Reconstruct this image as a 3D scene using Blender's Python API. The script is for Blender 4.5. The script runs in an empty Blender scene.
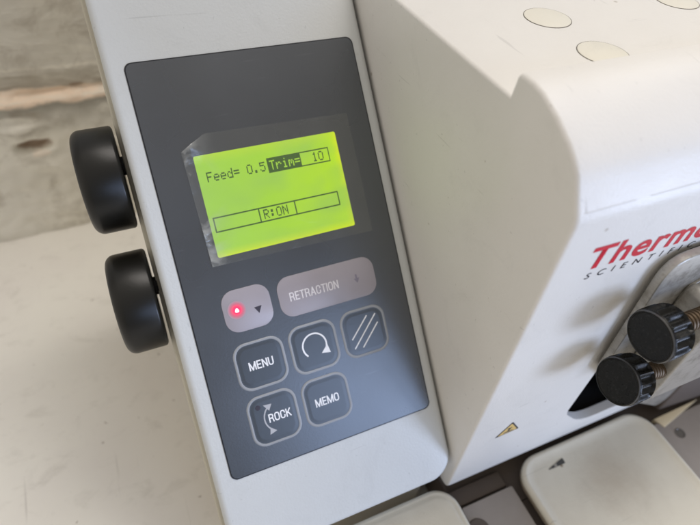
import bpy, bmesh, math, random
from mathutils import Vector, Matrix, noise
random.seed(4)
PI = math.pi
S = 0.001                                   # everything below is measured in millimetres
C = bpy.context.scene.collection

# ------------------------------------------------------------------ materials
def new_mat(name):
    m = bpy.data.materials.new(name); m.use_nodes = True
    nt = m.node_tree
    return m, nt, nt.nodes['Principled BSDF']

def N(nt, t, **kw):
    n = nt.nodes.new(t)
    for k, v in kw.items():
        if k.startswith('i_'):
            n.inputs[k[2:].replace('_', ' ')].default_value = v
        else: setattr(n, k, v)
    return n

def obj_coord(nt):
    return N(nt, 'ShaderNodeTexCoord').outputs['Object']

def ramp(nt, fac, stops):
    r = N(nt, 'ShaderNodeValToRGB')
    el = r.color_ramp.elements
    while len(el) < len(stops): el.new(0.5)
    for e, (p, c) in zip(el, stops):
        e.position = p; e.color = (*c, 1) if len(c) == 3 else c
    nt.links.new(fac, r.inputs[0]); return r.outputs[0]

def mixc(nt, fac, a, b, mode='MIX'):
    n = N(nt, 'ShaderNodeMix', data_type='RGBA', blend_type=mode)
    for k, v in ((0, fac), (6, a), (7, b)):
        if isinstance(v, (int, float)): n.inputs[k].default_value = v
        elif isinstance(v, tuple): n.inputs[k].default_value = (*v, 1)
        else: nt.links.new(v, n.inputs[k])
    return n.outputs[2]

def plastic(name, col, dirt=(0.25, 0.2, 0.14), rough=0.45, dirt_amt=0.35, specks=0.6, fine=0.0004, spec=0.35, scuff=0.35, stain=None, grime=None):
    """painted moulded plastic: orange-peel, faint blotches, small brown specks"""
    m, nt, b = new_mat(name)
    co = obj_coord(nt)
    n1 = N(nt, 'ShaderNodeTexNoise', i_Scale=14.0, i_Detail=6.0, i_Roughness=0.6); nt.links.new(co, n1.inputs['Vector'])
    f1 = ramp(nt, n1.outputs[0], [(0.42, (0, 0, 0)), (0.78, (dirt_amt,) * 3)])
    c = mixc(nt, f1, col, tuple(a * 0.7 + d * 0.3 for a, d in zip(col, dirt)))
    v = N(nt, 'ShaderNodeTexVoronoi', i_Scale=95.0); v.feature = 'F1'; nt.links.new(co, v.inputs['Vector'])
    n2 = N(nt, 'ShaderNodeTexNoise', i_Scale=45.0, i_Detail=3.0); nt.links.new(co, n2.inputs['Vector'])
    sub = N(nt, 'ShaderNodeMath', operation='MULTIPLY_ADD'); nt.links.new(n2.outputs[0], sub.inputs[0]); sub.inputs[1].default_value = -0.5
    nt.links.new(v.outputs['Distance'], sub.inputs[2])
    f2 = ramp(nt, sub.outputs[0], [(0.0, (0, 0, 0)), (0.001, (0, 0, 0))])
    inv = N(nt, 'ShaderNodeMapRange'); nt.links.new(sub.outputs[0], inv.inputs[0])
    inv.inputs[1].default_value = -0.285; inv.inputs[2].default_value = -0.23; inv.inputs[3].default_value = specks; inv.inputs[4].default_value = 0.0
    c = mixc(nt, inv.outputs[0], c, dirt)
    if stain:
        vm = N(nt, 'ShaderNodeVectorMath', operation='DISTANCE'); nt.links.new(co, vm.inputs[0]); vm.inputs[1].default_value = stain[0]
        n9 = N(nt, 'ShaderNodeTexNoise', i_Scale=85.0, i_Detail=6.0, i_Roughness=0.7); nt.links.new(co, n9.inputs['Vector'])
        a9 = N(nt, 'ShaderNodeMath', operation='MULTIPLY_ADD'); nt.links.new(n9.outputs[0], a9.inputs[0]); a9.inputs[1].default_value = -stain[1] * 1.6; nt.links.new(vm.outputs['Value'], a9.inputs[2])
        m9 = N(nt, 'ShaderNodeMapRange'); nt.links.new(a9.outputs[0], m9.inputs[0]); m9.inputs[1].default_value = -stain[1] * .9; m9.inputs[2].default_value = stain[1] * .5; m9.inputs[3].default_value = 0.45; m9.inputs[4].default_value = 0.0
        c = mixc(nt, m9.outputs[0], c, (0.33, 0.25, 0.17))
    if grime is not None:
        sz = N(nt, 'ShaderNodeSeparateXYZ'); nt.links.new(co, sz.inputs[0])
        ng = N(nt, 'ShaderNodeTexNoise', i_Scale=160.0, i_Detail=5.0, i_Roughness=0.7); nt.links.new(co, ng.inputs['Vector'])
        ag = N(nt, 'ShaderNodeMath', operation='MULTIPLY_ADD'); nt.links.new(ng.outputs[0], ag.inputs[0]); ag.inputs[1].default_value = 0.0022; nt.links.new(sz.outputs[2], ag.inputs[2])
        mg = N(nt, 'ShaderNodeMapRange'); nt.links.new(ag.outputs[0], mg.inputs[0]); mg.inputs[1].default_value = grime - 0.0012; mg.inputs[2].default_value = grime + 0.0006; mg.inputs[3].default_value = 0.75; mg.inputs[4].default_value = 0.0
        c = mixc(nt, mg.outputs[0], c, (0.17, 0.125, 0.08))
    if scuff:
        for rot, sc in (((0.4, 0.3, 0.8), (25, 420, 420)), ((1.1, 0.2, -0.5), (420, 30, 380))):
            mp = N(nt, 'ShaderNodeMapping'); mp.inputs['Rotation'].default_value = rot; mp.inputs['Scale'].default_value = sc; nt.links.new(co, mp.inputs[0])
            ns = N(nt, 'ShaderNodeTexNoise', i_Scale=1.0, i_Detail=2.0, i_Distortion=0.4); nt.links.new(mp.outputs[0], ns.inputs['Vector'])
            c = mixc(nt, ramp(nt, ns.outputs[0], [(0.715, (0, 0, 0)), (0.76, (scuff,) * 3)]), c, tuple(a * 0.6 for a in col))
        nb = N(nt, 'ShaderNodeTexNoise', i_Scale=30.0, i_Detail=8.0, i_Roughness=0.75, i_Distortion=1.0); nt.links.new(co, nb.inputs['Vector'])
        c = mixc(nt, ramp(nt, nb.outputs[0], [(0.55, (0, 0, 0)), (0.75, (scuff * .8,) * 3)]), c, tuple(a * 0.72 for a in col))
    nt.links.new(c, b.inputs['Base Color'])
    nr = N(nt, 'ShaderNodeTexNoise', i_Scale=22.0, i_Detail=5.0); nt.links.new(co, nr.inputs['Vector'])
    nt.links.new(ramp(nt, nr.outputs[0], [(0.3, (rough - .07,) * 3), (0.7, (rough + .12,) * 3)]), b.inputs['Roughness'])
    b.inputs['Specular IOR Level'].default_value = spec
    n3 = N(nt, 'ShaderNodeTexNoise', i_Scale=900.0, i_Detail=2.0); nt.links.new(co, n3.inputs['Vector'])
    bp = N(nt, 'ShaderNodeBump', i_Strength=0.25, i_Distance=fine); nt.links.new(n3.outputs[0], bp.inputs['Height'])
    nt.links.new(bp.outputs[0], b.inputs['Normal'])
    return m

M = {}
M['console'] = plastic('console white paint', (0.55, 0.57, 0.575), rough=0.42, dirt_amt=0.25, specks=0.1)
M['shell'] = plastic('yellowed shell plastic', (0.56, 0.53, 0.44), rough=0.5, dirt_amt=0.8, specks=0.8)
M['housing'] = plastic('housing off-white paint', (0.69, 0.675, 0.645), rough=0.40, dirt_amt=0.25, specks=0.55)
M['tray'] = plastic('dirty cream tray plastic', (0.62, 0.585, 0.49), dirt=(0.16, 0.10, 0.05), rough=0.38, dirt_amt=0.9, specks=0.75, scuff=0.5, stain=((0.0, 0.045, 0.006), 0.018), grime=0.0072)
M['cap'] = plastic('yellowed cap plastic', (0.69, 0.665, 0.58), rough=0.4, dirt_amt=0.3, specks=0.2)
M['base'] = plastic('worn warm grey paint', (0.31, 0.28, 0.255), dirt=(0.07, 0.045, 0.03), rough=0.5, dirt_amt=1.0, specks=0.7)
M['brown'] = plastic('dark brown grime', (0.095, 0.075, 0.062), dirt=(0.12, 0.09, 0.06), rough=0.55, dirt_amt=1.0, specks=0.5)

def simple(name, col, rough=0.5, metal=0.0, spec=0.5, bump=None, emit=None, es=1.0, coat=0.0):
    m, nt, b = new_mat(name)
    co = obj_coord(nt)
    n1 = N(nt, 'ShaderNodeTexNoise', i_Scale=60.0, i_Detail=5.0); nt.links.new(co, n1.inputs['Vector'])
    c = mixc(nt, ramp(nt, n1.outputs[0], [(0.35, (0, 0, 0)), (0.75, (0.35,) * 3)]), col, tuple(a * 0.72 for a in col))
    nt.links.new(c, b.inputs['Base Color'])
    b.inputs['Roughness'].default_value = rough; b.inputs['Metallic'].default_value = metal
    b.inputs['Specular IOR Level'].default_value = spec; b.inputs['Coat Weight'].default_value = coat
    if emit: b.inputs['Emission Color'].default_value = (*emit, 1); b.inputs['Emission Strength'].default_value = es
    if bump:
        n3 = N(nt, 'ShaderNodeTexNoise', i_Scale=bump[0], i_Detail=4.0); nt.links.new(co, n3.inputs['Vector'])
        bp = N(nt, 'ShaderNodeBump', i_Strength=bump[1], i_Distance=0.0003); nt.links.new(n3.outputs[0], bp.inputs['Height'])
        nt.links.new(bp.outputs[0], b.inputs['Normal'])
    return m

M['rubber'] = simple('black satin knob plastic', (0.008, 0.0075, 0.006), rough=0.34, spec=0.32, bump=(700, 0.06))
M['knurl'] = simple('black knurled plastic', (0.010, 0.010, 0.009), rough=0.33, spec=0.32, bump=(500, 0.12))
def worn_black():
    m, nt, b = new_mat('worn black phenolic')
    co = obj_coord(nt)
    n = N(nt, 'ShaderNodeTexNoise', i_Scale=900.0, i_Detail=4.0, i_Roughness=0.7); nt.links.new(co, n.inputs['Vector'])
    ad = N(nt, 'ShaderNodeMath', operation='MULTIPLY_ADD'); nt.links.new(n.outputs[0], ad.inputs[0]); ad.inputs[1].default_value = 0.12; ad.inputs[2].default_value = 0.52
    f = ramp(nt, ad.outputs[0], [(0.585, (0, 0, 0)), (0.63, (0.75,) * 3)])
    c = mixc(nt, f, (0.009, 0.009, 0.008), (0.07, 0.07, 0.07)); nt.links.new(c, b.inputs['Base Color'])
    n2 = N(nt, 'ShaderNodeTexNoise', i_Scale=300.0, i_Detail=4.0); nt.links.new(co, n2.inputs['Vector'])
    nt.links.new(ramp(nt, n2.outputs[0], [(0.3, (0.22,) * 3), (0.7, (0.42,) * 3)]), b.inputs['Roughness'])
    b.inputs['Specular IOR Level'].default_value = 0.16
    return m
M['knurl'] = worn_black()
M['rim'] = simple('worn grey rim', (0.05, 0.05, 0.05), rough=0.3, spec=0.5, bump=(900, 0.3))
M['dark'] = simple('dark recess', (0.008, 0.008, 0.009), rough=0.6)
M['groove'] = simple('overlay edge black', (0.012, 0.014, 0.02), rough=0.5)
M['key_dark'] = simple('key well', (0.032, 0.042, 0.055), rough=0.30, spec=1.0, bump=(300, 0.08))
M['ring'] = simple('key ring light grey', (0.30, 0.315, 0.34), rough=0.38, spec=0.4)
M['mauve'] = simple('translucent mauve key', (0.34, 0.315, 0.35), rough=0.36, spec=0.6)
M['mauve_dark'] = simple('faint arrow print', (0.22, 0.20, 0.25), rough=0.4)
M['ink'] = simple('white key print', (0.82, 0.83, 0.86), rough=0.5)
M['ink_dim'] = simple('faded key print', (0.72, 0.69, 0.72), rough=0.5)
M['ink_dark'] = simple('dark print', (0.035, 0.03, 0.045), rough=0.5)
M['ink_grey'] = simple('faded grey arrow', (0.42, 0.43, 0.46), rough=0.5)
M['red_ink'] = simple('crimson lettering', (0.56, 0.012, 0.032), rough=0.4)
M['black_ink'] = simple('black lettering', (0.02, 0.02, 0.03), rough=0.4)
M['yellow'] = simple('yellow warning label', (0.66, 0.46, 0.16), rough=0.5)
M['outline'] = simple('dirty outline', (0.10, 0.085, 0.065), rough=0.6)
M['residue'] = simple('label glue residue line', (0.60, 0.585, 0.56), rough=0.6)
M['sticker_grey'] = simple('worn grey label', (0.33, 0.31, 0.27), rough=0.5)
M['print_grey'] = simple('worn dark print', (0.06, 0.058, 0.055), rough=0.5)
M['brass'] = simple('brass thread', (0.10, 0.068, 0.038), rough=0.55, metal=0.6)
M['steel_dark'] = simple('dark screw', (0.12, 0.11, 0.10), rough=0.4, metal=0.8)
M['cream'] = simple('cream strip', (0.62, 0.52, 0.34), rough=0.5)

# dark control panel overlay with scratches
def panel_mat():
    m, nt, b = new_mat('slate blue overlay')
    co = obj_coord(nt)
    mp = N(nt, 'ShaderNodeMapping'); mp.inputs['Rotation'].default_value = (0.2, 0.1, 0.9); mp.inputs['Scale'].default_value = (60, 900, 60)
    nt.links.new(co, mp.inputs[0])
    n = N(nt, 'ShaderNodeTexNoise', i_Scale=1.0, i_Detail=3.0); nt.links.new(mp.outputs[0], n.inputs['Vector'])
    n1 = N(nt, 'ShaderNodeTexNoise', i_Scale=25.0, i_Detail=2.0, i_Roughness=0.5); nt.links.new(co, n1.inputs['Vector'])
    c = mixc(nt, ramp(nt, n1.outputs[0], [(0.3, (0, 0, 0)), (0.8, (1, 1, 1))]), (0.021, 0.029, 0.041), (0.028, 0.037, 0.050))
    c = mixc(nt, ramp(nt, n.outputs[0], [(0.68, (0, 0, 0)), (0.80, (0.25,) * 3)]), c, (0.13, 0.14, 0.17))
    nt.links.new(c, b.inputs['Base Color'])
    rr = ramp(nt, n1.outputs[0], [(0.3, (0.26,) * 3), (0.75, (0.33,) * 3)])
    nt.links.new(rr, b.inputs['Roughness']); b.inputs['IOR'].default_value = 1.75; b.inputs['Specular IOR Level'].default_value = 0.8
    n3 = N(nt, 'ShaderNodeTexNoise', i_Scale=1100.0, i_Detail=2.0); nt.links.new(co, n3.inputs['Vector'])
    bp = N(nt, 'ShaderNodeBump', i_Strength=0.12, i_Distance=0.0002); nt.links.new(n3.outputs[0], bp.inputs['Height'])
    nt.links.new(bp.outputs[0], b.inputs['Normal'])
    return m
M['panel'] = panel_mat()

def metal_mat():
    m, nt, b = new_mat('brushed worn steel')
    co = obj_coord(nt)
    mp = N(nt, 'ShaderNodeMapping'); mp.inputs['Scale'].default_value = (60, 60, 1700); nt.links.new(co, mp.inputs[0])
    n = N(nt, 'ShaderNodeTexNoise', i_Scale=1.0, i_Detail=4.0); nt.links.new(mp.outputs[0], n.inputs['Vector'])
    n1 = N(nt, 'ShaderNodeTexNoise', i_Scale=120.0, i_Detail=6.0, i_Roughness=0.7); nt.links.new(co, n1.inputs['Vector'])
    c = mixc(nt, ramp(nt, n.outputs[0], [(0.3, (0, 0, 0)), (0.7, (1, 1, 1))]), (0.40, 0.385, 0.355), (0.44, 0.425, 0.39))
    c = mixc(nt, ramp(nt, n1.outputs[0], [(0.48, (0, 0, 0)), (0.68, (0.7,) * 3)]), c, (0.17, 0.155, 0.13))
    nt.links.new(c, b.inputs['Base Color']); b.inputs['Metallic'].default_value = 0.65
    b.inputs['Roughness'].default_value = 0.50; b.inputs['Anisotropic'].default_value = 0.4
    bp = N(nt, 'ShaderNodeBump', i_Strength=0.04, i_Distance=0.0002); nt.links.new(n.outputs[0], bp.inputs['Height'])
    nt.links.new(bp.outputs[0], b.inputs['Normal'])
    return m
M['metal'] = metal_mat()

def lcd_mat():
    m, nt, b = new_mat('backlit green lcd')
    co = N(nt, 'ShaderNodeTexCoord').outputs['UV']
    sx = N(nt, 'ShaderNodeSeparateXYZ'); nt.links.new(co, sx.inputs[0])
    c1 = ramp(nt, sx.outputs[0], [(0.0, (0.40, 0.74, 0.075)), (0.45, (0.43, 0.78, 0.035)), (0.9, (0.52, 0.86, 0.008)), (0.955, (0.56, 0.90, 0.004)), (1.0, (0.80, 0.95, 0.0))])
    n = N(nt, 'ShaderNodeTexNoise', i_Scale=2.2, i_Detail=2.0); nt.links.new(co, n.inputs['Vector'])
    c2 = mixc(nt, ramp(nt, n.outputs[0], [(0.42, (0, 0, 0)), (0.62, (0.7,) * 3)]), c1, (0.36, 0.66, 0.09))
    c3 = mixc(nt, ramp(nt, sx.outputs[1], [(0.0, (0.3,) * 3), (0.10, (0, 0, 0)), (0.92, (0, 0, 0)), (0.97, (0.4,) * 3), (1.0, (0.8,) * 3)]), c2, (0.80, 0.95, 0.0))
    nt.links.new(c3, b.inputs['Emission Color']); b.inputs['Emission Strength'].default_value = 0.80
    b.inputs['Base Color'].default_value = (0.05, 0.08, 0.02, 1); b.inputs['Roughness'].default_value = 0.3
    return m
M['lcd'] = lcd_mat()
M['pixel'] = simple('lcd pixels', (0.03, 0.06, 0.01), rough=0.4, emit=(0.03, 0.085, 0.008), es=0.75)
M['led'] = simple('red led glow', (0.5, 0.02, 0.08), emit=(1.0, 0.06, 0.16), es=0.9)
M['led_core'] = simple('red led core', (0.9, 0.5, 0.5), emit=(1.0, 0.62, 0.66), es=2.2)

def led_halo_mat():
    m, nt, b = new_mat('red light spreading in the key')
    co = N(nt, 'ShaderNodeTexCoord').outputs['UV']
    g = N(nt, 'ShaderNodeTexGradient', gradient_type='SPHERICAL')
    mp = N(nt, 'ShaderNodeMapping'); mp.inputs['Location'].default_value = (-1, -1, 0); mp.inputs['Scale'].default_value = (2, 2, 2)
    nt.links.new(co, mp.inputs[0]); nt.links.new(mp.outputs[0], g.inputs[0])
    c = ramp(nt, g.outputs[0], [(0.0, (0.0, 0.0, 0.0)), (0.35, (0.32, 0.005, 0.03)), (0.7, (1.0, 0.02, 0.09)), (1.0, (1.0, 0.16, 0.24))])
    nt.links.new(c, b.inputs['Emission Color']); b.inputs['Emission Strength'].default_value = 1.1
    cb = ramp(nt, g.outputs[0], [(0.0, (0.34, 0.315, 0.35)), (0.3, (0.30, 0.16, 0.2)), (0.7, (0.3, 0.01, 0.05)), (1.0, (0.5, 0.05, 0.1))]); nt.links.new(cb, b.inputs['Base Color']); b.inputs['Roughness'].default_value = 0.45
    return m
M['halo'] = led_halo_mat()

def film_mat():
    m = bpy.data.materials.new('clear protective film'); m.use_nodes = True
    nt = m.node_tree; nt.nodes.clear()
    out = N(nt, 'ShaderNodeOutputMaterial')
    tr = N(nt, 'ShaderNodeBsdfTransparent'); df = N(nt, 'ShaderNodeBsdfDiffuse'); gl = N(nt, 'ShaderNodeBsdfGlossy')
    df.inputs[0].default_value = (0.62, 0.64, 0.62, 1); gl.inputs['Roughness'].default_value = 0.22
    tr.inputs[0].default_value = (0.97, 0.97, 0.95, 1)
    co = obj_coord(nt)
    uv = N(nt, 'ShaderNodeTexCoord').outputs['UV']
    n = N(nt, 'ShaderNodeTexNoise', i_Scale=55.0, i_Detail=5.0, i_Roughness=0.6, i_Distortion=1.2); nt.links.new(co, n.inputs['Vector'])
    sx = N(nt, 'ShaderNodeSeparateXYZ'); nt.links.new(uv, sx.inputs[0])
    edge = ramp(nt, sx.outputs[0], [(0.0, (1, 1, 1)), (0.10, (0.18,) * 3), (0.2, (0.03,) * 3)])
    rn = ramp(nt, n.outputs[0], [(0.47, (0.10,) * 3), (0.60, (1, 1, 1))])
    e = N(nt, 'ShaderNodeMath', operation='MULTIPLY'); nt.links.new(edge, e.inputs[0]); nt.links.new(rn, e.inputs[1])
    f1 = N(nt, 'ShaderNodeMath', operation='MULTIPLY_ADD'); nt.links.new(e.outputs[0], f1.inputs[0]); f1.inputs[1].default_value = 0.42; f1.inputs[2].default_value = 0.03
    m1 = N(nt, 'ShaderNodeMixShader'); nt.links.new(f1.outputs[0], m1.inputs[0]); nt.links.new(tr.outputs[0], m1.inputs[1]); nt.links.new(df.outputs[0], m1.inputs[2])
    f2 = N(nt, 'ShaderNodeMath', operation='MULTIPLY_ADD'); nt.links.new(e.outputs[0], f2.inputs[0]); f2.inputs[1].default_value = 0.2; f2.inputs[2].default_value = 0.03
    m2 = N(nt, 'ShaderNodeMixShader'); nt.links.new(f2.outputs[0], m2.inputs[0]); nt.links.new(m1.outputs[0], m2.inputs[1]); nt.links.new(gl.outputs[0], m2.inputs[2])
    bp = N(nt, 'ShaderNodeBump', i_Strength=0.5, i_Distance=0.0012); nt.links.new(n.outputs[0], bp.inputs['Height'])
    nt.links.new(bp.outputs[0], gl.inputs['Normal']); nt.links.new(m2.outputs[0], out.inputs[0])
    return m
M['film'] = film_mat()

def desk_mat():
    m, nt, b = new_mat('worn laminate worktop')
    co = obj_coord(nt)
    n1 = N(nt, 'ShaderNodeTexNoise', i_Scale=7.0, i_Detail=7.0, i_Roughness=0.62); nt.links.new(co, n1.inputs['Vector'])
    c = mixc(nt, ramp(nt, n1.outputs[0], [(0.35, (0, 0, 0)), (0.7, (1, 1, 1))]), (0.82, 0.80, 0.735), (0.76, 0.725, 0.68))
    mp = N(nt, 'ShaderNodeMapping'); mp.inputs['Rotation'].default_value = (0, 0, 0.5); mp.inputs['Scale'].default_value = (45, 75, 30); nt.links.new(co, mp.inputs[0])
    n2 = N(nt, 'ShaderNodeTexNoise', i_Scale=1.0, i_Detail=6.0, i_Roughness=0.7, i_Distortion=0.6); nt.links.new(mp.outputs[0], n2.inputs['Vector'])
    c = mixc(nt, ramp(nt, n2.outputs[0], [(0.54, (0, 0, 0)), (0.74, (0.4,) * 3)]), c, (0.50, 0.475, 0.42))
    mp3 = N(nt, 'ShaderNodeMapping'); mp3.inputs['Rotation'].default_value = (0, 0, -0.35); mp3.inputs['Scale'].default_value = (260, 9, 30); nt.links.new(co, mp3.inputs[0])
    n3 = N(nt, 'ShaderNodeTexNoise', i_Scale=1.0, i_Detail=2.0); nt.links.new(mp3.outputs[0], n3.inputs['Vector'])
    c = mixc(nt, ramp(nt, n3.outputs[0], [(0.70, (0, 0, 0)), (0.76, (0.35,) * 3)]), c, (0.30, 0.27, 0.25))
    v = N(nt, 'ShaderNodeTexNoise', i_Scale=210.0, i_Detail=2.0); nt.links.new(co, v.inputs['Vector'])
    c = mixc(nt, ramp(nt, v.outputs[0], [(0.73, (0, 0, 0)), (0.78, (0.7,) * 3)]), c, (0.24, 0.19, 0.15))
    nt.links.new(c, b.inputs['Base Color']); b.inputs['Roughness'].default_value = 0.42
    b.inputs['Specular IOR Level'].default_value = 0.4
    return m
M['desk'] = desk_mat()

def wall_mat():
    m, nt, b = new_mat('old flaking painted plaster')
    co = obj_coord(nt)
    sx = N(nt, 'ShaderNodeSeparateXYZ'); nt.links.new(co, sx.inputs[0])
    n0 = N(nt, 'ShaderNodeTexNoise', i_Scale=22.0, i_Detail=6.0, i_Roughness=0.65); nt.links.new(co, n0.inputs['Vector'])
    # height with ragged edge, metres
    h = N(nt, 'ShaderNodeMath', operation='MULTIPLY_ADD'); nt.links.new(n0.outputs[0], h.inputs[0]); h.inputs[1].default_value = 0.014
    nt.links.new(sx.outputs[2], h.inputs[2])
    mr = N(nt, 'ShaderNodeMapRange'); nt.links.new(h.outputs[0], mr.inputs[0])
    mr.inputs[1].default_value = -0.240; mr.inputs[2].default_value = -0.180
    # bands: lower grey-white paint / raw orange plaster / dark lip / upper beige
    low, raw, up = (0.82, 0.79, 0.70), (0.92, 0.74, 0.58), (0.70, 0.67, 0.59)
    band = ramp(nt, mr.outputs[0], [(0.0, low), (0.375, (0.37, 0.35, 0.30)), (0.415, raw), (0.53, raw), (0.57, (0.40, 0.355, 0.29)), (0.66, (0.52, 0.485, 0.41)), (0.765, (0.52, 0.485, 0.41)), (0.79, (0.74, 0.70, 0.60)), (0.825, up)])
    n1 = N(nt, 'ShaderNodeTexNoise', i_Scale=38.0, i_Detail=8.0, i_Roughness=0.7, i_Distortion=0.5); nt.links.new(co, n1.inputs['Vector'])
    c = mixc(nt, ramp(nt, n1.outputs[0], [(0.50, (0, 0, 0)), (0.68, (0.5,) * 3)]), band, (0.27, 0.22, 0.16))
    mp = N(nt, 'ShaderNodeMapping'); mp.inputs['Scale'].default_value = (14, 14, 60); nt.links.new(co, mp.inputs[0])
    n2 = N(nt, 'ShaderNodeTexNoise', i_Scale=1.0, i_Detail=7.0, i_Roughness=0.7, i_Distortion=1.0); nt.links.new(mp.outputs[0], n2.inputs['Vector'])
    c = mixc(nt, ramp(nt, n2.outputs[0], [(0.52, (0, 0, 0)), (0.64, (0.6,) * 3)]), c, (0.86, 0.83, 0.73))
    ns = N(nt, 'ShaderNodeTexNoise', i_Scale=70.0, i_Detail=4.0); nt.links.new(co, ns.inputs['Vector'])
    for px, pz, sz_, col, amt in ((-0.0655, -0.2560, 0.012, (0.30, 0.19, 0.12), 0.8), (-0.063, -0.2625, 0.008, (0.92, 0.82, 0.70), 0.8), (-0.074, -0.2355, 0.022, (0.90, 0.87, 0.78), 0.7), (-0.025, -0.214, 0.006, (0.3, 0.2, 0.13), 0.6)):
        mpp = N(nt, 'ShaderNodeMapping'); mpp.inputs['Location'].default_value = (-px, 0, -pz * 3.0); mpp.inputs['Scale'].default_value = (1, 0, 3.0); nt.links.new(co, mpp.inputs[0])
        ln = N(nt, 'ShaderNodeVectorMath', operation='LENGTH'); nt.links.new(mpp.outputs[0], ln.inputs[0])
        aa = N(nt, 'ShaderNodeMath', operation='MULTIPLY_ADD'); nt.links.new(ns.outputs[0], aa.inputs[0]); aa.inputs[1].default_value = sz_ * 0.9; nt.links.new(ln.outputs['Value'], aa.inputs[2])
        mm = N(nt, 'ShaderNodeMapRange'); nt.links.new(aa.outputs[0], mm.inputs[0]); mm.inputs[1].default_value = sz_ * 1.15; mm.inputs[2].default_value = sz_ * 1.45; mm.inputs[3].default_value = amt; mm.inputs[4].default_value = 0
        c = mixc(nt, mm.outputs[0], c, col)
    nt.links.new(c, b.inputs['Base Color']); b.inputs['Roughness'].default_value = 0.75
    bp = N(nt, 'ShaderNodeBump', i_Strength=0.7, i_Distance=0.004); nt.links.new(n2.outputs[0], bp.inputs['Height'])
    nt.links.new(bp.outputs[0], b.inputs['Normal'])
    return m
M['wall'] = wall_mat()

# ------------------------------------------------------------------ mesh helpers
def link(name, bm, mats, parent=None, smooth=35, label=None):
    me = bpy.data.meshes.new(name)
    org = Vector(parent.get('_w', (0, 0, 0))) if parent else Vector((0, 0, 0))
    bmesh.ops.transform(bm, matrix=Matrix.Translation(-org) @ Matrix.Scale(S, 4), verts=bm.verts)
    bm.normal_update(); bm.to_mesh(me); bm.free()
    for m in (mats if isinstance(mats, (list, tuple)) else [mats]): me.materials.append(m)
    if smooth:
        for p in me.polygons: p.use_smooth = True
        me.set_sharp_from_angle(angle=math.radians(smooth))
    o = bpy.data.objects.new(name, me); C.objects.link(o)
    if parent: o.parent = parent
    o['_w'] = tuple(org)
    if label: o['label'] = label
    return o

def thing(name, label, cat, base, group=None):
    o = bpy.data.objects.new(name, None); C.objects.link(o)
    o.location = Vector(base) * S; o.empty_display_size = 0.02
    o['_w'] = tuple(Vector(base) * S); o['label'] = label; o['category'] = cat
    if group: o['group'] = group
    return o

def prism(bm, pts, ax, a, b, mat=0, bev=0, seg=3):
    """polygon pts extruded along ax from a to b; pts are the two other coordinates in order"""
    def v(p, t):
        return {'x': (t, p[0], p[1]), 'y': (p[0], t, p[1]), 'z': (p[0], p[1], t)}[ax]
    A = [bm.verts.new(v(p, a)) for p in pts]; B = [bm.verts.new(v(p, b)) for p in pts]
    n = len(pts); fs = [bm.faces.new(A), bm.faces.new(B[::-1])]
    cap_edges = list(fs[0].edges) + list(fs[1].edges)
    for i in range(n):
        fs.append(bm.faces.new((A[i], B[i], B[(i + 1) % n], A[(i + 1) % n])))
    for f in fs: f.material_index = mat
    bmesh.ops.recalc_face_normals(bm, faces=fs)
    if bev:
        bmesh.ops.bevel(bm, geom=cap_edges, offset=bev, segments=seg, profile=0.5, affect='EDGES', clamp_overlap=True)
    return fs

def rr(x0, x1, y0, y1, r, n=7):
    out = []
    for cx, cy, a0 in ((x1 - r, y1 - r, 0), (x0 + r, y1 - r, 90), (x0 + r, y0 + r, 180), (x1 - r, y0 + r, 270)):
        for k in range(n + 1):
            a = math.radians(a0 + 90 * k / n); out.append((cx + r * math.cos(a), cy + r * math.sin(a)))
    return out

def round_poly(pts, rads, n=6):
    out = []
    for i, p in enumerate(pts):
        r = rads[i] if isinstance(rads, (list, tuple)) else rads
        p = Vector(p); a = Vector(pts[i - 1]) - p; b = Vector(pts[(i + 1) % len(pts)]) - p
        if r <= 0: out.append(tuple(p)); continue
        th = a.angle(b); t = min(r / math.tan(th / 2), a.length * .49, b.length * .49)
        p0 = p + a.normalized() * t; p1 = p + b.normalized() * t
        for k in range(n + 1):
            u = k / n; out.append(tuple(p0 * (1 - u) ** 2 + p * 2 * u * (1 - u) + p1 * u * u))
    return out

def lathe(bm, prof, org, axis, seg=64, mat=0, rfun=None):
    """prof: list of (distance along axis, radius)"""
    axis = Vector(axis).normalized(); u = axis.orthogonal().normalized(); w = axis.cross(u); org = Vector(org)
    rings = []
    for t, r in prof:
        ring = []
        for k in range(seg):
            a = 2 * PI * k / seg; q = r if not rfun else rfun(t, r, a)
            ring.append(bm.verts.new(org + axis * t + (u * math.cos(a) + w * math.sin(a)) * q))
        rings.append(ring)
    fs = []
    for i in range(len(rings) - 1):
        for k in range(seg):
            fs.append(bm.faces.new((rings[i][k], rings[i][(k + 1) % seg], rings[i + 1][(k + 1) % seg], rings[i + 1][k])))
    fs.append(bm.faces.new(rings[0][::-1])); fs.append(bm.faces.new(rings[-1]))
    for f in fs: f.material_index = mat
    bmesh.ops.recalc_face_normals(bm, faces=fs)
    return fs

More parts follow.
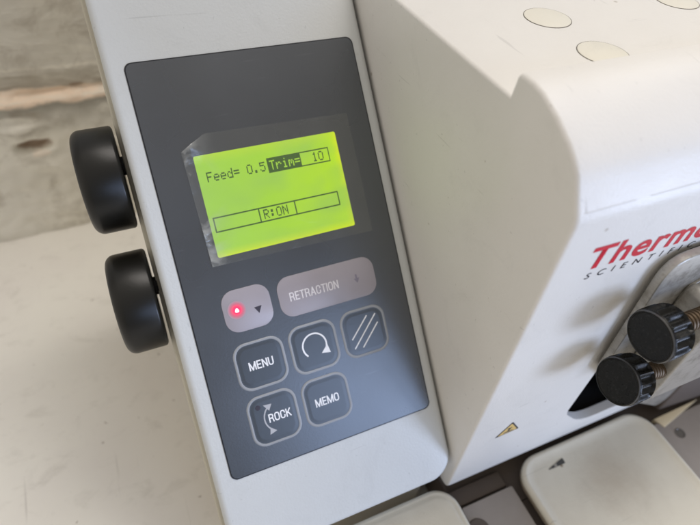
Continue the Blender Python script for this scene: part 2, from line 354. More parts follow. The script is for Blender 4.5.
# panel frame: u to the right, v down the slope, h out of the panel (mm)
PO = Vector((6.35, 226.69, -109.64)); PD = Vector((0, -0.67527, -0.73757)); PN = Vector((0, -0.73757, 0.67527))
PM = Matrix(((1, 0, 0, PO.x), (0, -PD.y, PN.y, PO.y), (0, -PD.z, PN.z, PO.z), (0, 0, 0, 1)))   # local (u, -v, h)
def plate(bm, pts, h0, h1, mat=0, bev=0):
    b2 = bmesh.new(); prism(b2, [(p[0], -p[1]) for p in pts], 'z', h0, h1, mat, 0)
    if bev:
        top = [e for e in b2.edges if all(abs(v.co.z - h1) < 1e-4 for v in e.verts)]
        bmesh.ops.bevel(b2, geom=top, offset=bev, segments=2 if bev < 1 else 6, profile=0.5, affect='EDGES')
        for f in b2.faces: f.material_index = mat
    add(bm, b2, PM)
def add(bm, b2, mtx):
    bmesh.ops.transform(b2, matrix=mtx, verts=b2.verts)
    me = bpy.data.meshes.new('tmp'); b2.to_mesh(me); b2.free(); bm.from_mesh(me); bpy.data.meshes.remove(me)

def ring(bm, outer, inner, h, mat, h2=None):
    """flat ring between two outlines with the same number of points"""
    b2 = bmesh.new()
    o = [b2.verts.new((p[0], -p[1], h)) for p in outer]; i = [b2.verts.new((p[0], -p[1], h if h2 is None else h2)) for p in inner]
    for k in range(len(o)):
        f = b2.faces.new((o[k], o[(k + 1) % len(o)], i[(k + 1) % len(o)], i[k])); f.material_index = mat
    bmesh.ops.recalc_face_normals(b2, faces=b2.faces)
    if sum(f.normal.z for f in b2.faces) < 0: bmesh.ops.reverse_faces(b2, faces=b2.faces)
    add(bm, b2, PM)

def text_bm(txt, x0, x1, y0, y1, bold=0.0, shear=0.0, spacing=1.0, mat=0, depth=0.12, cap='H'):
    """lettering filled to the box x0..x1 wide, baseline y0, cap height y1; lies in z = 0..depth"""
    cu = bpy.data.curves.new('t', 'FONT'); cu.body = txt; cu.offset = bold; cu.space_character = spacing
    cu.resolution_u = 4; cu.extrude = 0
    o = bpy.data.objects.new('t', cu); C.objects.link(o)
    bpy.context.view_layer.update()
    me = bpy.data.meshes.new_from_object(o.evaluated_get(bpy.context.evaluated_depsgraph_get()))
    b2 = bmesh.new(); b2.from_mesh(me)
    bpy.data.objects.remove(o); bpy.data.curves.remove(cu); bpy.data.meshes.remove(me)
    xs = [v.co.x for v in b2.verts]; hi = max(v.co.y for v in b2.verts); lo = 0.0
    sx = (x1 - x0) / (max(xs) - min(xs)); sy = (y1 - y0) / (hi - lo); mx = min(xs)
    for v in b2.verts:
        y = (v.co.y - lo) * sy
        v.co = Vector((x0 + (v.co.x - mx) * sx + shear * y, y0 + y, depth))
    for f in b2.faces:
        f.material_index = mat
    bmesh.ops.recalc_face_normals(b2, faces=b2.faces)
    for f in b2.faces:
        if f.normal.z < 0: f.normal_flip()
    return b2

def ptext(bm, txt, u0, u1, vb, vt, h, mat, bold=0.02, **k):
    b2 = text_bm(txt, u0, u1, -vb, -vt, bold=bold, mat=mat, depth=h, **k); add(bm, b2, PM)

def stroke(bm, pts, w, h, mat):
    """flat line of width w in the panel plane"""
    b2 = bmesh.new(); L = []; R = []
    for i, p in enumerate(pts):
        p = Vector(p); a = Vector(pts[max(i - 1, 0)]); b = Vector(pts[min(i + 1, len(pts) - 1)])
        d = (b - a).normalized(); n = Vector((-d.y, d.x)) * w / 2
        L.append(b2.verts.new((p.x + n.x, -(p.y + n.y), h))); R.append(b2.verts.new((p.x - n.x, -(p.y - n.y), h)))
    for i in range(len(pts) - 1):
        f = b2.faces.new((L[i], L[i + 1], R[i + 1], R[i])); f.material_index = mat
    for f in b2.faces:
        f.normal_update()
        if f.normal.z < 0: f.normal_flip()
    add(bm, b2, PM)
LET = {  # condensed bold capitals: (width, polylines in a width x 1 box, y down)
 'M': (1.30, [[(0, 1), (0, 0)], [(1.30, 1), (1.30, 0)], [(0.04, 0), (0.65, 1)], [(1.26, 0), (0.65, 1)]]),
 'E': (0.74, [[(0, 1), (0, 0)], [(0, 0), (.74, 0)], [(0, .49), (.66, .49)], [(0, 1), (.74, 1)]]),
 'N': (0.95, [[(0, 1), (0, 0)], [(.95, 1), (.95, 0)], [(.03, 0), (.92, 1)]]),
 'U': (0.92, [[(0, 0), (0, .72), (.08, .90), (.25, 1), (.67, 1), (.84, .90), (.92, .72), (.92, 0)]]),
 'O': (0.96, [[(.48, 0), (.70, 0), (.88, .10), (.96, .28), (.96, .72), (.88, .90), (.70, 1), (.26, 1), (.08, .90), (0, .72), (0, .28), (.08, .10), (.26, 0), (.48, 0)]]),
 'R': (0.90, [[(0, 1), (0, 0)], [(0, 0), (.6, 0), (.80, .07), (.86, .26), (.80, .44), (.6, .51), (0, .51)], [(.55, .51), (.78, .62), (.83, .8), (.9, 1)]]),
 'C': (0.90, [[(.90, .30), (.84, .10), (.68, 0), (.24, 0), (.07, .10), (0, .28), (0, .72), (.07, .90), (.24, 1), (.68, 1), (.84, .90), (.90, .68)]]),
 'K': (0.92, [[(0, 1), (0, 0)], [(.88, 0), (.05, .62)], [(.34, .42), (.92, 1)]]),
 'T': (0.84, [[(.42, 1), (.42, 0)], [(0, 0), (.84, 0)]]),
 'A': (0.98, [[(0, 1), (.49, 0)], [(.98, 1), (.49, 0)], [(.2, .70), (.78, .70)]]),
 'I': (0.0, [[(0, 1), (0, 0)]])}
def caps(bm, txt, u0, u1, vb, vt, h, mat, w=0.29, gap=0.46):
    tot = sum(LET[c][0] for c in txt) + gap * (len(txt) - 1) + w
    Hh = vb - vt; sx = (u1 - u0) / tot; th = w * sx; x = u0 + th / 2; k = 0
    for c in txt:
        for pl_ in LET[c][1]:
            P = [(x + px * sx, vt + th / 2 + py * (Hh - th)) for px, py in pl_]
            if P[0] != P[-1]:
                a, b = Vector(P[0]), Vector(P[1]); e = (a - b).normalized() * th / 2; P[0] = tuple(a + e)
                a, b = Vector(P[-1]), Vector(P[-2]); e = (a - b).normalized() * th / 2; P[-1] = tuple(a + e)
            stroke(bm, P, th, h + 0.006 * (k % 4), mat); k += 1
        x += (LET[c][0] + gap) * sx
def tri(bm, pts, h, mat):
    b2 = bmesh.new(); f = b2.faces.new([b2.verts.new((p[0], -p[1], h)) for p in pts]); f.material_index = mat
    f.normal_update()
    if f.normal.z < 0: f.normal_flip()
    add(bm, b2, PM)

# ------------------------------------------------------------------ the machine
mt = thing('microtome', 'off-white laboratory microtome with slate control panel and lit green display', 'microtome', (210, 150, -340))

# control console, one moulded cover with a sloping face
DZ = -272.6
prof = [(264.5, -74.5), (87.4, -268), (87.4, -300), (292, -300), (292, -80)]
bm = bmesh.new(); prism(bm, prof, 'x', -1.2, 112.3)
# round the right-hand lower corner of the face and soften every side edge
bmesh.ops.bevel(bm, geom=[e for e in bm.edges if abs(e.verts[0].co.x - e.verts[1].co.x) < 1e-4], offset=0.8, segments=3, profile=0.5, affect='EDGES', clamp_overlap=True)
plate(bm, rr(-8.1, 106.3, -52, 221.4, 13.0, 12), -24, 0.0, 0, 3.2)
link('console_housing', bm, M['console'], mt, 40)
# yellowed rear shell whose edge shows past the left side
bm = bmesh.new()
off = 15
prof2 = [(262.5 + 0.737 * off, -70.6 - 0.675 * off - 2), (77.5 + 0.737 * off + 8, DZ - 0.675 * off - 6), (96, -300), (296, -300), (296, -80)]
prism(bm, prof2, 'x', -3.7, 100, bev=1.0)
link('rear_shell', bm, M['shell'], mt, 40, 'yellowed dirty shell edge behind the white console cover')
# lower skirt down to the worktop
bm = bmesh.new(); prism(bm, [(90, -301), (90, -339.6), (290, -339.6), (290, -301)], 'x', 2, 108, bev=2)
link('console_skirt', bm, M['shell'], mt)

# overlay
pan = None
bm = bmesh.new()
plate(bm, rr(-0.55, 100.55, -0.55, 182.6, 3.2), 0.02, 0.25, 1)
plate(bm, rr(0, 100, 0, 182.04, 3), 0.2, 0.5, 0)
pan = link('control_panel', bm, [M['panel'], M['groove']], mt, 30)

W = 11.5
def key(cx, cy, hw, hh, draw, name='membrane_key', label=None, filled=None):
    bm = bmesh.new()
    A = lambda d: rr(cx - hw + d, cx + hw - d, cy - hh + d, cy + hh - d, 6.0 - d * .8)
    if filled is None:
        ring(bm, A(0), A(0.45), 0.5 + .06, 1, 0.5 + .32)
        ring(bm, A(0.45), A(0.95), 0.82, 1)
        ring(bm, A(0.95), A(1.2), 0.82, 1, 0.66)
        ring(bm, A(1.2), A(1.7), 0.66, 0)
        # raised rounded pad inside
        ring(bm, A(1.7), A(3.0), 0.66, 0, 0.72)
        b2 = bmesh.new(); f = b2.faces.new([b2.verts.new((p[0], -p[1], 0.72)) for p in A(3.0)]); f.normal_update()
        if f.normal.z < 0: f.normal_flip()
        f.material_index = 0; add(bm, b2, PM)
    else:
        plate(bm, A(0), 0.5, 0.72, 0, 0.15)
    draw(bm)
    mats = [M['key_dark'] if filled is None else M['mauve'], M['ring'], M['ink'], M['ink_dim'], M['ink_dark'], M['ink_grey'], M['mauve_dark']]
    return link(name, bm, mats, pan, 25, label)
H = 0.78
key(24.3, 135.2, W, W - .5, lambda b: caps(b, 'MENU', 18.7, 29.9, 137.1, 133.2, H, 2), label='square key marked MENU')
def d_rot(b):
    cx, cy, r = 49.9, 134.6, 5.7
    arc = [(cx + r * math.cos(math.radians(a)), cy + r * math.sin(math.radians(a))) for a in range(135, 396, 9)]
    stroke(b, arc, 0.75, H, 2)
    e = arc[-1]; tri(b, [(e[0] - 2.6, e[1] + 1.8), (e[0] + 1.7, e[1] + 2.6), (e[0] + 0.9, e[1] - 1.7)], H, 2)
key(49.8, 135.2, W, W, d_rot, label='square key marked with a circular arrow')
def d_sl(b):
    for p, q in (((68.2, 137.6), (77.8, 128.0)), ((68.6, 142.2), (82.2, 128.2)), ((72.8, 142.6), (82.6, 132.6))): stroke(b, [p, q], 0.62, H, 2)
key(75.3, 135.3, W, W, d_sl, label='square key marked with three slanting lines')
def d_rock(b):
    caps(b, 'ROCK', 21.6, 32.0, 162.5, 158.6, H + .02, 2)
    cx, cy, r = 26.6, 160.6, 6.9
    arc = [(cx + r * math.cos(math.radians(a)), cy + r * math.sin(math.radians(a))) for a in range(128, 233, 7)]
    stroke(b, arc, 0.62, H - .02, 5)
    tri(b, [(20.4, 153.8), (24.3, 154.2), (22.6, 157.0)], H, 5); tri(b, [(20.6, 167.9), (24.0, 166.9), (21.4, 164.6)], H, 5)
    plate(b, [(18.0 + 1.15 * math.cos(a * PI / 8), 154.2 + 1.15 * math.sin(a * PI / 8)) for a in range(16)], 0.7, 0.8, 4)
key(24.3, 160.8, W, W + .3, d_rock, label='square key marked ROCK with a curved double arrow')
key(49.8, 161.0, W, W, lambda b: caps(b, 'MEMO', 43.9, 55.6, 163.1, 159.2, H, 2), label='square key marked MEMO')
def d_led(b):
    tri(b, [(27.2, 109.9), (30.6, 109.7), (28.9, 112.9)], H, 4)
key(24.4, 109.5, 10.8, 9.5, d_led, filled=1, label='mauve key with a glowing red lamp and a small dark triangle')
def d_ret(b):
    caps(b, 'RETRACTION', 43.8, 67.6, 111.8, 107.8, H, 3)
    tri(b, [(75.6, 109.6), (78.4, 109.4), (77.1, 111.8)], H, 6); stroke(b, [(76.9, 107.6), (77.0, 109.8)], 0.9, H + .01, 6)
key(62.6, 109.6, 23.9, 9.3, d_ret, filled=1, label='wide mauve key marked RETRACTION')
# lamp: glowing disc and bright triangular core
bm = bmesh.new()
b2 = bmesh.new(); uvl = b2.loops.layers.uv.new('UVMap')
vs = [b2.verts.new((19.6 + 4.2 * math.cos(k * PI / 20), -(109.0 + 4.2 * math.sin(k * PI / 20)), 0.80)) for k in range(40)]
f = b2.faces.new(vs); f.normal_update()
if f.normal.z < 0: f.normal_flip()
for l in f.loops: l[uvl].uv = (0.5 + (l.vert.co.x - 19.6) / 8.4, 0.5 + (-l.vert.co.y - 109.0) / 8.4)
add(bm, b2, PM)
tri(bm, round_poly([(18.4, 110.0), (20.9, 110.1), (19.6, 107.6)], 0.7, 4), 0.86, 1)
link('indicator_lamp', bm, [M['halo'], M['led_core']], pan, 30, 'red lamp glowing in the mauve key')

# ------------------------------------------------------------------ display
bm = bmesh.new()
b2 = bmesh.new(); uvl = b2.loops.layers.uv.new('UVMap')
x0, x1, y0, y1 = 17.4, 82.2, 40.8, 85.0
vs = [b2.verts.new((p[0], -p[1], 0.53)) for p in rr(x0, x1, y0, y1, 0.8, 3)]
f = b2.faces.new(vs); f.normal_update()
if f.normal.z < 0: f.normal_flip()
for l in f.loops: l[uvl].uv = ((l.vert.co.x - x0) / (x1 - x0), (-l.vert.co.y - y0) / (y1 - y0))
add(bm, b2, PM)
scr = link('display_screen', bm, M['lcd'], mt, 0, 'lit yellow-green display')
FONT = {
 'F': ["11111","10000","10000","11110","10000","10000","10000"], 'e': ["00000","00000","01110","10001","11111","10000","01110"],
 'd': ["00001","00001","01101","10011","10001","10001","01111"], '=': ["00000","00000","11111","00000","11111","00000","00000"],
 '0': ["01110","10001","10001","10001","10001","10001","01110"], '.': ["00000","00000","00000","00000","00000","01100","01100"],
 '5': ["11111","10000","11110","00001","00001","10001","01110"], 'T': ["11111","00100","00100","00100","00100","00100","00100"],
 'r': ["00000","00000","10110","11001","10000","10000","10000"], 'i': ["00100","00000","01100","00100","00100","00100","01110"],
 'm': ["00000","00000","11010","10101","10101","10001","10001"], '1': ["00100","01100","00100","00100","00100","00100","01110"],
 'R': ["11110","10001","10001","11110","10100","10010","10001"], ':': ["00000","01100","01100","00000","01100","01100","00000"],
 'O': ["01110","10001","10001","10001","10001","10001","01110"], 'N': ["10001","11001","10101","10101","10011","10001","10001"]}
PX, PY = 0.487, 0.60
def dot(b2, x, y, w=PX, h=PY, z=0.56):
    f = b2.faces.new([b2.verts.new(c) for c in ((x, -y, z), (x, -y - h, z), (x + w, -y - h, z), (x + w, -y, z))]); return f
def lcd_text(b2, s, x, y, inverse=False):
    for ch in s:
        g = FONT.get(ch, ["00000"] * 7)
        for r in range(7):
            for c in range(5):
                if (g[r][c] == '1') != inverse: dot(b2, x + c * PX, y + r * PY, PX, PY)
        if inverse:
            for r in range(7): dot(b2, x + 5 * PX, y + r * PY, PX, PY)
        x += 6 * PX
b2 = bmesh.new()
lcd_text(b2, 'Feed= 0.5', 21.0, 48.3)
lcd_text(b2, 'Trim=', 48.9, 48.3, True)
for r in range(-2, 9):                      # frame of the inverse field
    for c in list(range(-2, 0)):
        dot(b2, 48.9 + c * PX, 48.3 + r * PY, PX, PY)
for c in range(0, 30):
    for r in (-2, -1, 7, 8): dot(b2, 48.9 + c * PX, 48.3 + r * PY, PX, PY)
def bar(b2, xa, xb, ya, yb): dot(b2, xa, ya, xb - xa, yb - ya)
bx0 = 48.9 + 30 * PX
bar(b2, bx0, 77.3, 47.1, 47.65); bar(b2, bx0, 77.3, 53.15, 53.7); bar(b2, 76.85, 77.3, 47.65, 53.15)
lcd_text(b2, '10', 69.0, 48.3)
for ya in (67.6, 73.7): bar(b2, 19.1, 77.3, ya, ya + 0.62)
for xa in (19.1, 39.1, 55.8, 76.8): bar(b2, xa, xa + .58, 68.22, 73.7)
lcd_text(b2, 'R:ON', 41.2, 68.8)
bm = bmesh.new(); add(bm, b2, PM)
link('display_text', bm, M['pixel'], scr, 0, 'dark dot-matrix characters reading Feed= 0.5 Trim= 10 and R:ON')

# clear film stuck over the display, lifted at the cut corner
def film_h(u, v):
    h = 0.75
    d = (Vector((u, v)) - Vector((17, 37))).length
    h += 2.6 * max(0, 1 - d / 11) ** 2
    h += 1.2 * max(0, 1 - (u - 12.8) / 5) ** 2 * (0.55 + 0.45 * math.sin(v * .28))
    h += 0.10 * math.sin(u * .21 + v * .13) + 0.06 * math.sin(v * .5 - u * .3) + 0.16
    return h
b2 = bmesh.new(); uvl = b2.loops.layers.uv.new('UVMap')
NX, NY = 60, 44; g = {}
for i in range(NX + 1):
    for j in range(NY + 1):
        s, t = i / NX, j / NY
        u = (1 - s) * (12.9 + 1.2 * t) + s * (89.9 + .2 * t); v = (1 - t) * (31.9 + 1.7 * s) + t * (88.2 + 1.2 * s)
        # cut corner: push vertices onto the diagonal from (13.4,38) to (24,32.3)
        a = Vector((13.1, 38.4)); b = Vector((24.0, 32.2)); n = Vector((b.y - a.y, -(b.x - a.x))).normalized()
        d = (Vector((u, v)) - a).dot(n)
        if d > 0: u -= n.x * d; v -= n.y * d
        g[i, j] = b2.verts.new((u, -v, film_h(u, v)))
for i in range(NX):
    for j in range(NY):
        f = b2.faces.new((g[i, j], g[i, j + 1], g[i + 1, j + 1], g[i + 1, j]))
        for l, (a, c) in zip(f.loops, ((i, j), (i, j + 1), (i + 1, j + 1), (i + 1, j))): l[uvl].uv = (a / NX, c / NY)
bmesh.ops.dissolve_degenerate(b2, edges=b2.edges, dist=0.01)
bm = bmesh.new(); add(bm, b2, PM)
link('protective_film', bm, M['film'], scr, 60, 'clear plastic film with a lifted cut corner over the display')

# ------------------------------------------------------------------ black knobs on the console's left side
for (cy, cz) in ((217.6, -156.9), (179.9, -197.9)):
    bm = bmesh.new()
    R = 23.0; rf = 4.2
    prof = [(0, R - 1.4), (0.5, R - 0.4), (1.2, R)]
    prof += [(17.6 - rf, R)] + [(17.6 - rf + rf * math.sin(a), R - rf + rf * math.cos(a)) for a in [PI / 2 * k / 8 for k in range(1, 9)]] + [(17.5, R - 9), (17.3, 4)]
    lathe(bm, prof, (-4.9, cy, cz), (-1, 0, 0), 96)
    kb = link('adjustment_knob', bm, M['rubber'], mt, 40, ('upper' if cy > 200 else 'lower') + ' black knob on the left side of the console')
    bm = bmesh.new(); lathe(bm, [(0, 4.2), (2.2, 4.2)], (-3.2, cy + 3, cz + 4), (-1, 0, 0), 24)
    lathe(bm, [(0, 3.2), (14, 3.2)], (-5.7, cy + 12.5, cz + 21.5), (1, 0, 0), 20) if False else None
    link('knob_shaft', bm, M['dark'], kb)

# ------------------------------------------------------------------ main housing
pr = [(121.8, -83.8), (121.2, -77.0), (120.4, -75.7), (118.4, -75.1), (113.6, -75.2), (109, -76.0), (104.8, -77.6), (100.6, -79.2), (96.8, -81.2), (93.2, -83.2), (90.0, -85.4),
      (87.5, -87.6), (85.6, -89.8), (84.2, -92.4), (80.4, -99.6), (79.4, -101.8), (79.0, -104.0), (79.0, -294.5), (79.9, -296.9), (82.4, -297.8), (320, -297.8), (320, -90), (314, -84)]
bm = bmesh.new(); prism(bm, pr, 'x', 113.9, 430, bev=1.7, seg=4)
hs = link('machine_housing', bm, [M['housing'], M['dark']], mt, 32)
# opening in the front for the specimen head: two nested cutters (shell, then dark well)
slot = round_poly([(179.9, -142), (179.9, -259), (199, -281), (262, -281), (262, -142)], [4, 14, 30, 10, 4], 8)
def cutter(poly, ya, yb, m):
    bm = bmesh.new(); prism(bm, poly, 'y', ya, yb)
    return link('cutter', bm, m, mt, 0)
c1 = cutter(slot, 60, 84.5, M['housing']); c2 = cutter([(x + (2 if x > 220 else -2), z + (2 if z > -200 else -2)) for x, z in slot], 84.0, 150, M['dark'])
for c in (c1, c2):
    md = hs.modifiers.new('cut', 'BOOLEAN'); md.object = c; md.operation = 'DIFFERENCE'; md.solver = 'EXACT'
    try: md.material_mode = 'TRANSFER'
    except Exception: pass
bpy.context.view_layer.update()
me = bpy.data.meshes.new_from_object(hs.evaluated_get(bpy.context.evaluated_depsgraph_get()))
hs.modifiers.clear(); hs.data = me
for p in me.polygons: p.use_smooth = True
me.set_sharp_from_angle(angle=math.radians(32))
for c in (c1, c2): bpy.data.objects.remove(c)

# round caps on the top
for (cx, cy) in ((166.0, 169.6), (166.6, 137.6), (238.6, 170.6), (238.6, 137.0)):
    bm = bmesh.new()
    lathe(bm, [(0.02, 9.66), (0.22, 9.66)], (cx, cy, -83.9 + (cy - 121.8) * -0.001), (0, 0, 1), 56, 1)
    lathe(bm, [(0.05, 9.35), (0.24, 9.35), (0.3, 9.2)], (cx, cy, -83.86 + (cy - 121.8) * -0.001), (0, 0, 1), 56, 0)
    link('screw_cap', bm, [M['cap'], M['outline']], hs, 30, 'round yellowed cap set in the top of the housing')

# lettering on the front (plane y = 79, x to the right, z up)
FM = Matrix(((1, 0, 0, 0), (0, 0, -1, 79.0), (0, 1, 0, 0), (0, 0, 0, 1)))
bm = bmesh.new(); add(bm, text_bm('Thermo', 127.4, 188.6, -127.0, -116.6, bold=0.022, spacing=1.07, shear=0.10, depth=0.12), FM @ Matrix.Translation((0, 0, 0)))
for v in bm.verts: v.co.z -= (v.co.x - 130) * 0.03
link('brand_lettering', bm, M['red_ink'], hs, 0, 'large crimson slanted lettering reading Thermo')
bm = bmesh.new(); add(bm, text_bm('SCIENTIFIC', 131.0, 183.5, -132.4, -129.6, bold=0.0, shear=0.2, spacing=2.1, depth=0.12), FM)
for v in bm.verts: v.co.z -= (v.co.x - 130) * 0.022
link('brand_lettering', bm, M['black_ink'], hs, 0, 'small black widely spaced lettering reading SCIENTIFIC')

def warn(ax, ay, bx, by, cx, cy, mtx, parent, mats, label, worn=False):
    bm = bmesh.new(); P = [Vector((ax, ay)), Vector((bx, by)), Vector((cx, cy))]; ctr = (P[0] + P[1] + P[2]) / 3
    def t(pts, h, m):
        b2 = bmesh.new(); f = b2.faces.new([b2.verts.new((p[0], p[1], h)) for p in pts]); f.material_index = m; f.normal_update()
        if f.normal.z < 0: f.normal_flip()
        add(bm, b2, mtx)
    sc = lambda k: round_poly([ctr + (p - ctr) * k for p in P], 0.6 * k, 3)
    t(sc(1.0), 0.10, 1); t(sc(0.80), 0.15, 0)
    if worn:
        t([P[0].lerp(P[1], .62), P[0].lerp(P[1], .93), P[0].lerp(P[2], .93), P[0].lerp(P[2], .62)], 0.2, 1)
        t([P[0].lerp(P[1], .35), P[0].lerp(P[1], .5), P[0].lerp(P[2], .5), P[0].lerp(P[2], .35)], 0.2, 1)
        return link('warning_sticker', bm, mats, parent, 0, label)
    s = (P[0] - P[2]).length / 14.0
    X, Y = ctr
    # little hand-under-bar pictogram
    t([(X - 2.6 * s, Y - 2.2 * s), (X + 2.8 * s, Y - 2.2 * s), (X + 2.8 * s, Y - 1.4 * s), (X - 2.6 * s, Y - 1.4 * s)], 0.2, 1)
    t([(X - 0.7 * s, Y - 1.4 * s), (X + 0.5 * s, Y - 1.4 * s), (X + 0.9 * s, Y + 1.3 * s), (X - 0.3 * s, Y + 1.3 * s)], 0.2, 1)
    t([(X - 1.5 * s, Y + 1.3 * s), (X + 1.5 * s, Y + 1.3 * s), (X + 1.2 * s, Y + 2.1 * s), (X - 1.2 * s, Y + 2.1 * s)], 0.2, 1)
    return link('warning_sticker', bm, mats, parent, 0, label)
warn(131.3, -251.0, 138.5, -238.6, 145.9, -250.2, FM, hs, [M['yellow'], M['black_ink']], 'small yellow triangular hazard sticker')

# glue outline of a lost label on the sloping brow
def brow(x, t):     # t 0 top .. 1 bottom along the flat of the brow
    a = Vector((86.6, -88.6)); b = Vector((80.3, -99.8)); q = a.lerp(b, t)
    return Vector((x, q.x - 0.12, q.y + 0.06))
bm = bmesh.new()
def thin(p, q, w):
    d = (q - p).normalized(); n = Vector((0, -0.87, 0.49)); s = d.cross(n).normalized() * w / 2
    k = 40
    for i in range(k):
        if random.random() < .15: continue
        a = p.lerp(q, i / k); b = p.lerp(q, (i + 1) / k)
        bm.faces.new([bm.verts.new(c) for c in (a - s, b - s, b + s, a + s)])
thin(brow(117, .12), brow(117.6, 1.0), .3); thin(brow(117, 1.0), brow(232, 1.0), .16); thin(brow(118, .1), brow(232, .1), .12)
link('label_residue', bm, M['residue'], hs, 0, 'faint rectangular glue outline left by a lost label')

# ------------------------------------------------------------------ base under the machine
bm = bmesh.new(); prism(bm, [(118, 60), (430, 60), (430, 330), (118, 330)], 'z', -339.6, -312, bev=2)
prism(bm, [(108, 60), (430, 60), (430, -120), (108, -120)], 'z', -339.6, -312)
link('machine_base', bm, M['brown'], mt)
bm = bmesh.new()
prism(bm, rr(119.5, 153.6, -110, 68.6, 1.2), 'z', -314, -306, bev=.6)
lathe(bm, [(0.0, 6.0), (0.25, 6.2), (0.8, 5.4), (0.5, 3.0)], (122.5, 55.0, -306), (0, 0, 1), 32, 1)
link('base_plate', bm, [M['base'], M['brown']], mt, 30, 'grey painted plate between the two cream trays')
bm = bmesh.new(); prism(bm, [(116, 70.2), (152, 70.2), (152, 79.5), (116, 79.5)], 'z', -314, -308.5, bev=.8)
link('base_rail', bm, M['brown'], mt)
bm = bmesh.new(); prism(bm, rr(258.5, 430, -110, 66.2, 1.0), 'z', -314, -305.5, bev=.6)
lathe(bm, [(0.0, 3.3), (0.25, 3.3), (0.3, 2.7), (0.05, 2.5)], (272.5, 55.5, -305.5), (0, 0, 1), 28, 1)
link('base_plate', bm, [M['base'], M['steel_dark']], mt, 30, 'grey painted plate with a small screw, right of the larger tray')
bm = bmesh.new(); prism(bm, [(266.0, 62.2), (303, 69.2), (263.5, 69.0)], 'z', -312, -305.0, bev=.3)
link('guide_strip', bm, M['cream'], mt)
bm = bmesh.new(); prism(bm, round_poly([(270, 72.4), (310, 69.6), (430, 69.6), (430, 78.8), (268, 78.8)], [3, 6, 0, 0, 0]), 'z', -305.2, -268, bev=3)
link('blade_holder', bm, M['brown'], mt)

# ------------------------------------------------------------------ specimen head
hd = thing
bm = bmesh.new()
pl = round_poly([(167.4, -132.0), (236, -131.4), (290, -131), (290, -240), (266, -298), (234, -273), (172.5, -206)], [11, 0, 6, 8, 6, 10, 6], 10)
prism(bm, pl, 'y', 77.2, 73.4, bev=0.7, seg=3)
head = link('specimen_head', bm, M['metal'], mt, 30)
bm = bmesh.new(); prism(bm, round_poly([(186.5, -148.6), (270, -148.6), (270, -215), (197, -215)], [10, 2, 2, 6], 8), 'y', 74, 72.2, bev=.5)
prism(bm, rr(187.0, 268, -212, -150.5, 4), 'y', 73, 56, bev=1.0)
link('clamp_jaw', bm, M['metal'], head, 30)
bm = bmesh.new(); prism(bm, [(184, -135), (258, -135), (258, -255), (184, -205)], 'y', 110, 76)
link('head_neck', bm, M['dark'], head)

def clamp_knob(cap, end, label):
    cap = Vector(cap); ax = (Vector(end) - cap).normalized(); L = (Vector(end) - cap).length
    bm = bmesh.new(); n = 16
    def rf(t, r, a):
        if t < 1.3 or t > 10.4: return r
        s = 0.5 + 0.5 * math.cos(n * a)
        return r - 1.5 * (1 - s) ** 0.6 * min(1, (t - 1.2) / 1.2, (10.6 - t) / .8 + .1) if s < .999 else r
    prof = [(0.5, 0.3), (0.45, 8.0), (0.35, 9.0), (0.0, 9.3), (0.1, 9.8), (0.6, 10.2), (1.3, 10.4), (2.4, 10.5), (4, 10.5), (6, 10.5), (8, 10.5), (9.8, 10.4), (10.5, 10.1), (11.0, 9.4), (11.2, 6.0)]
    lathe(bm, prof, cap, ax, 240, 0, rf)
    lathe(bm, [(11.0, 6.0), (13.0, 5.6), (13.4, 4.6)], cap, ax, 40, 0)
    for f in bm.faces:
        t = (f.calc_center_median() - cap).dot(ax); rr_ = ((f.calc_center_median() - cap) - ax * t).length
        if rr_ > 9.75 and t < 0.75: f.material_index = 1
    k = link('clamp_knob', bm, [M['knurl'], M['rim']], head, 34, label)
    bm = bmesh.new()
    pf = []; t = 13.0
    while t < L:
        pf += [(t, 3.3), (t + .35, 3.8), (t + 1.1, 3.9), (t + 1.45, 3.3)]; t += 1.7
    lathe(bm, pf, cap, ax, 32)
    link('threaded_stem', bm, M['brass'], k, 25)
clamp_knob((157.7, 61, -155.2), (188, 61, -155.3), 'upper black ribbed clamp knob on a brass stem')
clamp_knob((159.6, 61, -187.0), (188, 61, -193.2), 'lower black ribbed clamp knob beside the dark opening')

# ------------------------------------------------------------------ trays
def tray(name, label, x0, x1, y0, y1, zt, r, rim, dep, group):
    t = thing(name, label, 'tray', ((x0 + x1) / 2, (y0 + y1) / 2, zt - 9), group)
    bm = bmesh.new()
    loops = []
    K = 9
    def lp(d, z):
        rad = max(r - d, 1.5)
        return [bm.verts.new((x, y, z)) for x, y in rr(x0 + d, x1 - d, y0 + d, y1 - d, rad, K)]
    sec = [(1.5, zt - 9), (0.3, zt - 6), (0, zt - 2.5), (0.25, zt - 1.2), (1.0, zt - 0.3), (2.0, zt), (rim - .8, zt), (rim + .2, zt - .5), (rim + 1.2, zt - dep * .6), (rim + 2.6, zt - dep * .92), (rim + 4.5, zt - dep)]
    for d, z in sec: loops.append(lp(d, z))
    for a, b in zip(loops, loops[1:]):
        for k in range(len(a)): bm.faces.new((a[k], a[(k + 1) % len(a)], b[(k + 1) % len(a)], b[k]))
    bm.faces.new(loops[-1]); bm.faces.new(loops[0][::-1])
    bmesh.ops.recalc_face_normals(bm, faces=bm.faces)
    link('tray_body', bm, M['tray'], t, 60)
    return t
tr = tray('section_tray', 'larger dirty cream tray with a grey triangle mark, in front of the steel head', 157.0, 255.5, -70, 77.4, -298.0, 15, 3.2, 1.3, 'cream trays in front of the machine')
TM = Matrix.Translation((0, 0, -299.3))
warn(172.5, 66.2, 187.6, 69.3, 187.2, 66.0, TM, tr, [M['sticker_grey'], M['print_grey']], 'small worn grey hazard triangle on the tray', True)
tray('section_tray', 'smaller clean cream tray tucked under the lower edge of the control console', 20, 117.0, -60, 81.6, -298.0, 13, 3.0, -0.1, 'cream trays in front of the machine')

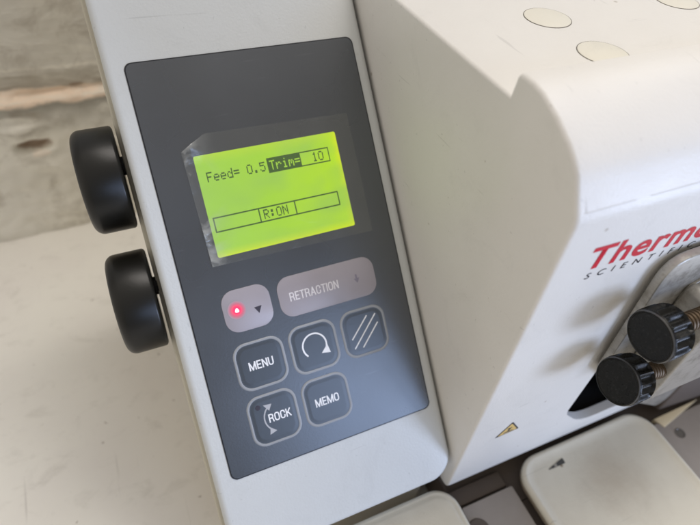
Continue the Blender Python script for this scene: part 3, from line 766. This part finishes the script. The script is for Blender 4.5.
# ------------------------------------------------------------------ setting
bm = bmesh.new()
bmesh.ops.create_grid(bm, x_segments=2, y_segments=2, size=1)
for v in bm.verts: v.co = Vector((v.co.x * 1200, v.co.y * 500 - 70, -340))
o = link('worktop', bm, M['desk'], None, 0); o['kind'] = 'structure'
bm = bmesh.new()
xs = [-700 + 20 * i for i in range(24)] + [-220 + 2.2 * i for i in range(120)] + [45 + 25 * i for i in range(40)]
zs = [-342 + 1.6 * i for i in range(140)] + [-117 + 25 * i for i in range(30)]
def wall_y(x, z):
    p = Vector((x, 0, z))
    y = 424 + 0.02 * x
    edge = -217 + 2.4 * noise.noise(Vector((x * .03, 7, 0))) + 1.2 * noise.noise(Vector((x * .13, 3, 0)))
    t = max(0, min(1, (edge - z) / 4.0)); y -= 7 * t * t * (3 - 2 * t)              # lower coat stands proud
    t2 = max(0, min(1, (-199.5 + 1.5 * noise.noise(Vector((x * .04, 1, 0))) - z) / 2.0)); y -= 1.6 * t2
    if z < -215: y += 2.6 * noise.noise(p * 0.035) + 1.6 * noise.noise(p * .1)
    else: y += 1.0 * noise.noise(p * .05) + .4 * noise.noise(p * .15)
    d = math.hypot((x + 66) / 13, (z + 256) / 5.0) + .25 * noise.noise(p * .12)
    if d < 1.2: y += 9 * min(1, (1.2 - d) * 1.6)
    d2 = math.hypot((x + 72) / 26, (z + 240) / 5)
    y -= 3 * max(0, 1 - d2)
    return y
G = [[bm.verts.new((x, wall_y(x, z), z)) for z in zs] for x in xs]
for i in range(len(xs) - 1):
    for j in range(len(zs) - 1): bm.faces.new((G[i][j], G[i + 1][j], G[i + 1][j + 1], G[i][j + 1]))
o = link('wall', bm, M['wall'], None, 60); o['kind'] = 'structure'

for o in bpy.data.objects:
    if '_w' in o: del o['_w']

# ------------------------------------------------------------------ camera
cd = bpy.data.cameras.new('camera'); cam = bpy.data.objects.new('camera', cd); C.objects.link(cam)
right = Vector((0.915444, -0.396705, 0.067727)); down = Vector((-0.243703, -0.680372, -0.691161)); fwd = Vector((0.320266, 0.616214, -0.719521))
R3 = Matrix((right, -down, -fwd)).transposed()
cam.matrix_world = R3.to_4x4()
cd.sensor_width = 36; cd.lens = 544.63 / 700 * 36
cd.clip_start = 0.005; cd.clip_end = 20
cd.dof.use_dof = True; cd.dof.focus_distance = 0.222; cd.dof.aperture_fstop = 9.0
bpy.context.scene.camera = cam

# ------------------------------------------------------------------ light
w = bpy.data.worlds.new('World'); bpy.context.scene.world = w; w.use_nodes = True
wn = w.node_tree; bg = wn.nodes['Background']; bg.inputs[1].default_value = 0.86
# ambient shaped by direction: raised from left and behind, dimmed in front for deeper shadows
wt = N(wn, 'ShaderNodeTexCoord'); dp = N(wn, 'ShaderNodeVectorMath', operation='DOT_PRODUCT'); wn.links.new(wt.outputs['Generated'], dp.inputs[0])
dp.inputs[1].default_value = Vector((-0.55, 0.80, 0.25)).normalized()
wc = ramp(wn, dp.outputs['Value'], [(0.0, (0.26, 0.235, 0.20)), (1.0, (1.0, 0.925, 0.835))])
mr_ = N(wn, 'ShaderNodeMapRange'); wn.links.new(dp.outputs['Value'], mr_.inputs[0]); mr_.inputs[1].default_value = -0.8; mr_.inputs[2].default_value = 0.35
wn.links.new(mr_.outputs[0], wn.nodes[wc.node.name].inputs[0]); wn.links.new(wc, bg.inputs[0])
def area(name, loc, target, sx, sy, power, col):
    l = bpy.data.lights.new(name, 'AREA'); l.shape = 'RECTANGLE'; l.size = sx; l.size_y = sy; l.energy = power; l.color = col
    o = bpy.data.objects.new(name, l); C.objects.link(o); o.location = loc
    d = Vector(target) - Vector(loc); o.rotation_euler = d.to_track_quat('-Z', 'Y').to_euler()
area('window_light', (1.02, -0.98, -0.14), (0.1, 0.1, -0.18), 0.42, 0.42, 13.5, (0.60, 0.72, 1.0))
area('panel_reflection_light', (0.70, -1.26, 0.30), (0.1, 0.1, -0.18), 0.95, 0.55, 6.2, (0.46, 0.63, 1.0))  # separate source added above the window for the panel's bluish reflection
area('ceiling_light', (0.65, 0.55, 1.2), (0.1, 0.15, -0.2), 0.9, 0.9, 22.0, (1.0, 0.94, 0.88))
sc = bpy.context.scene
sc.view_settings.view_transform = 'Standard'; sc.view_settings.look = 'None'; sc.view_settings.exposure = 0
sc.cycles.use_denoising = True
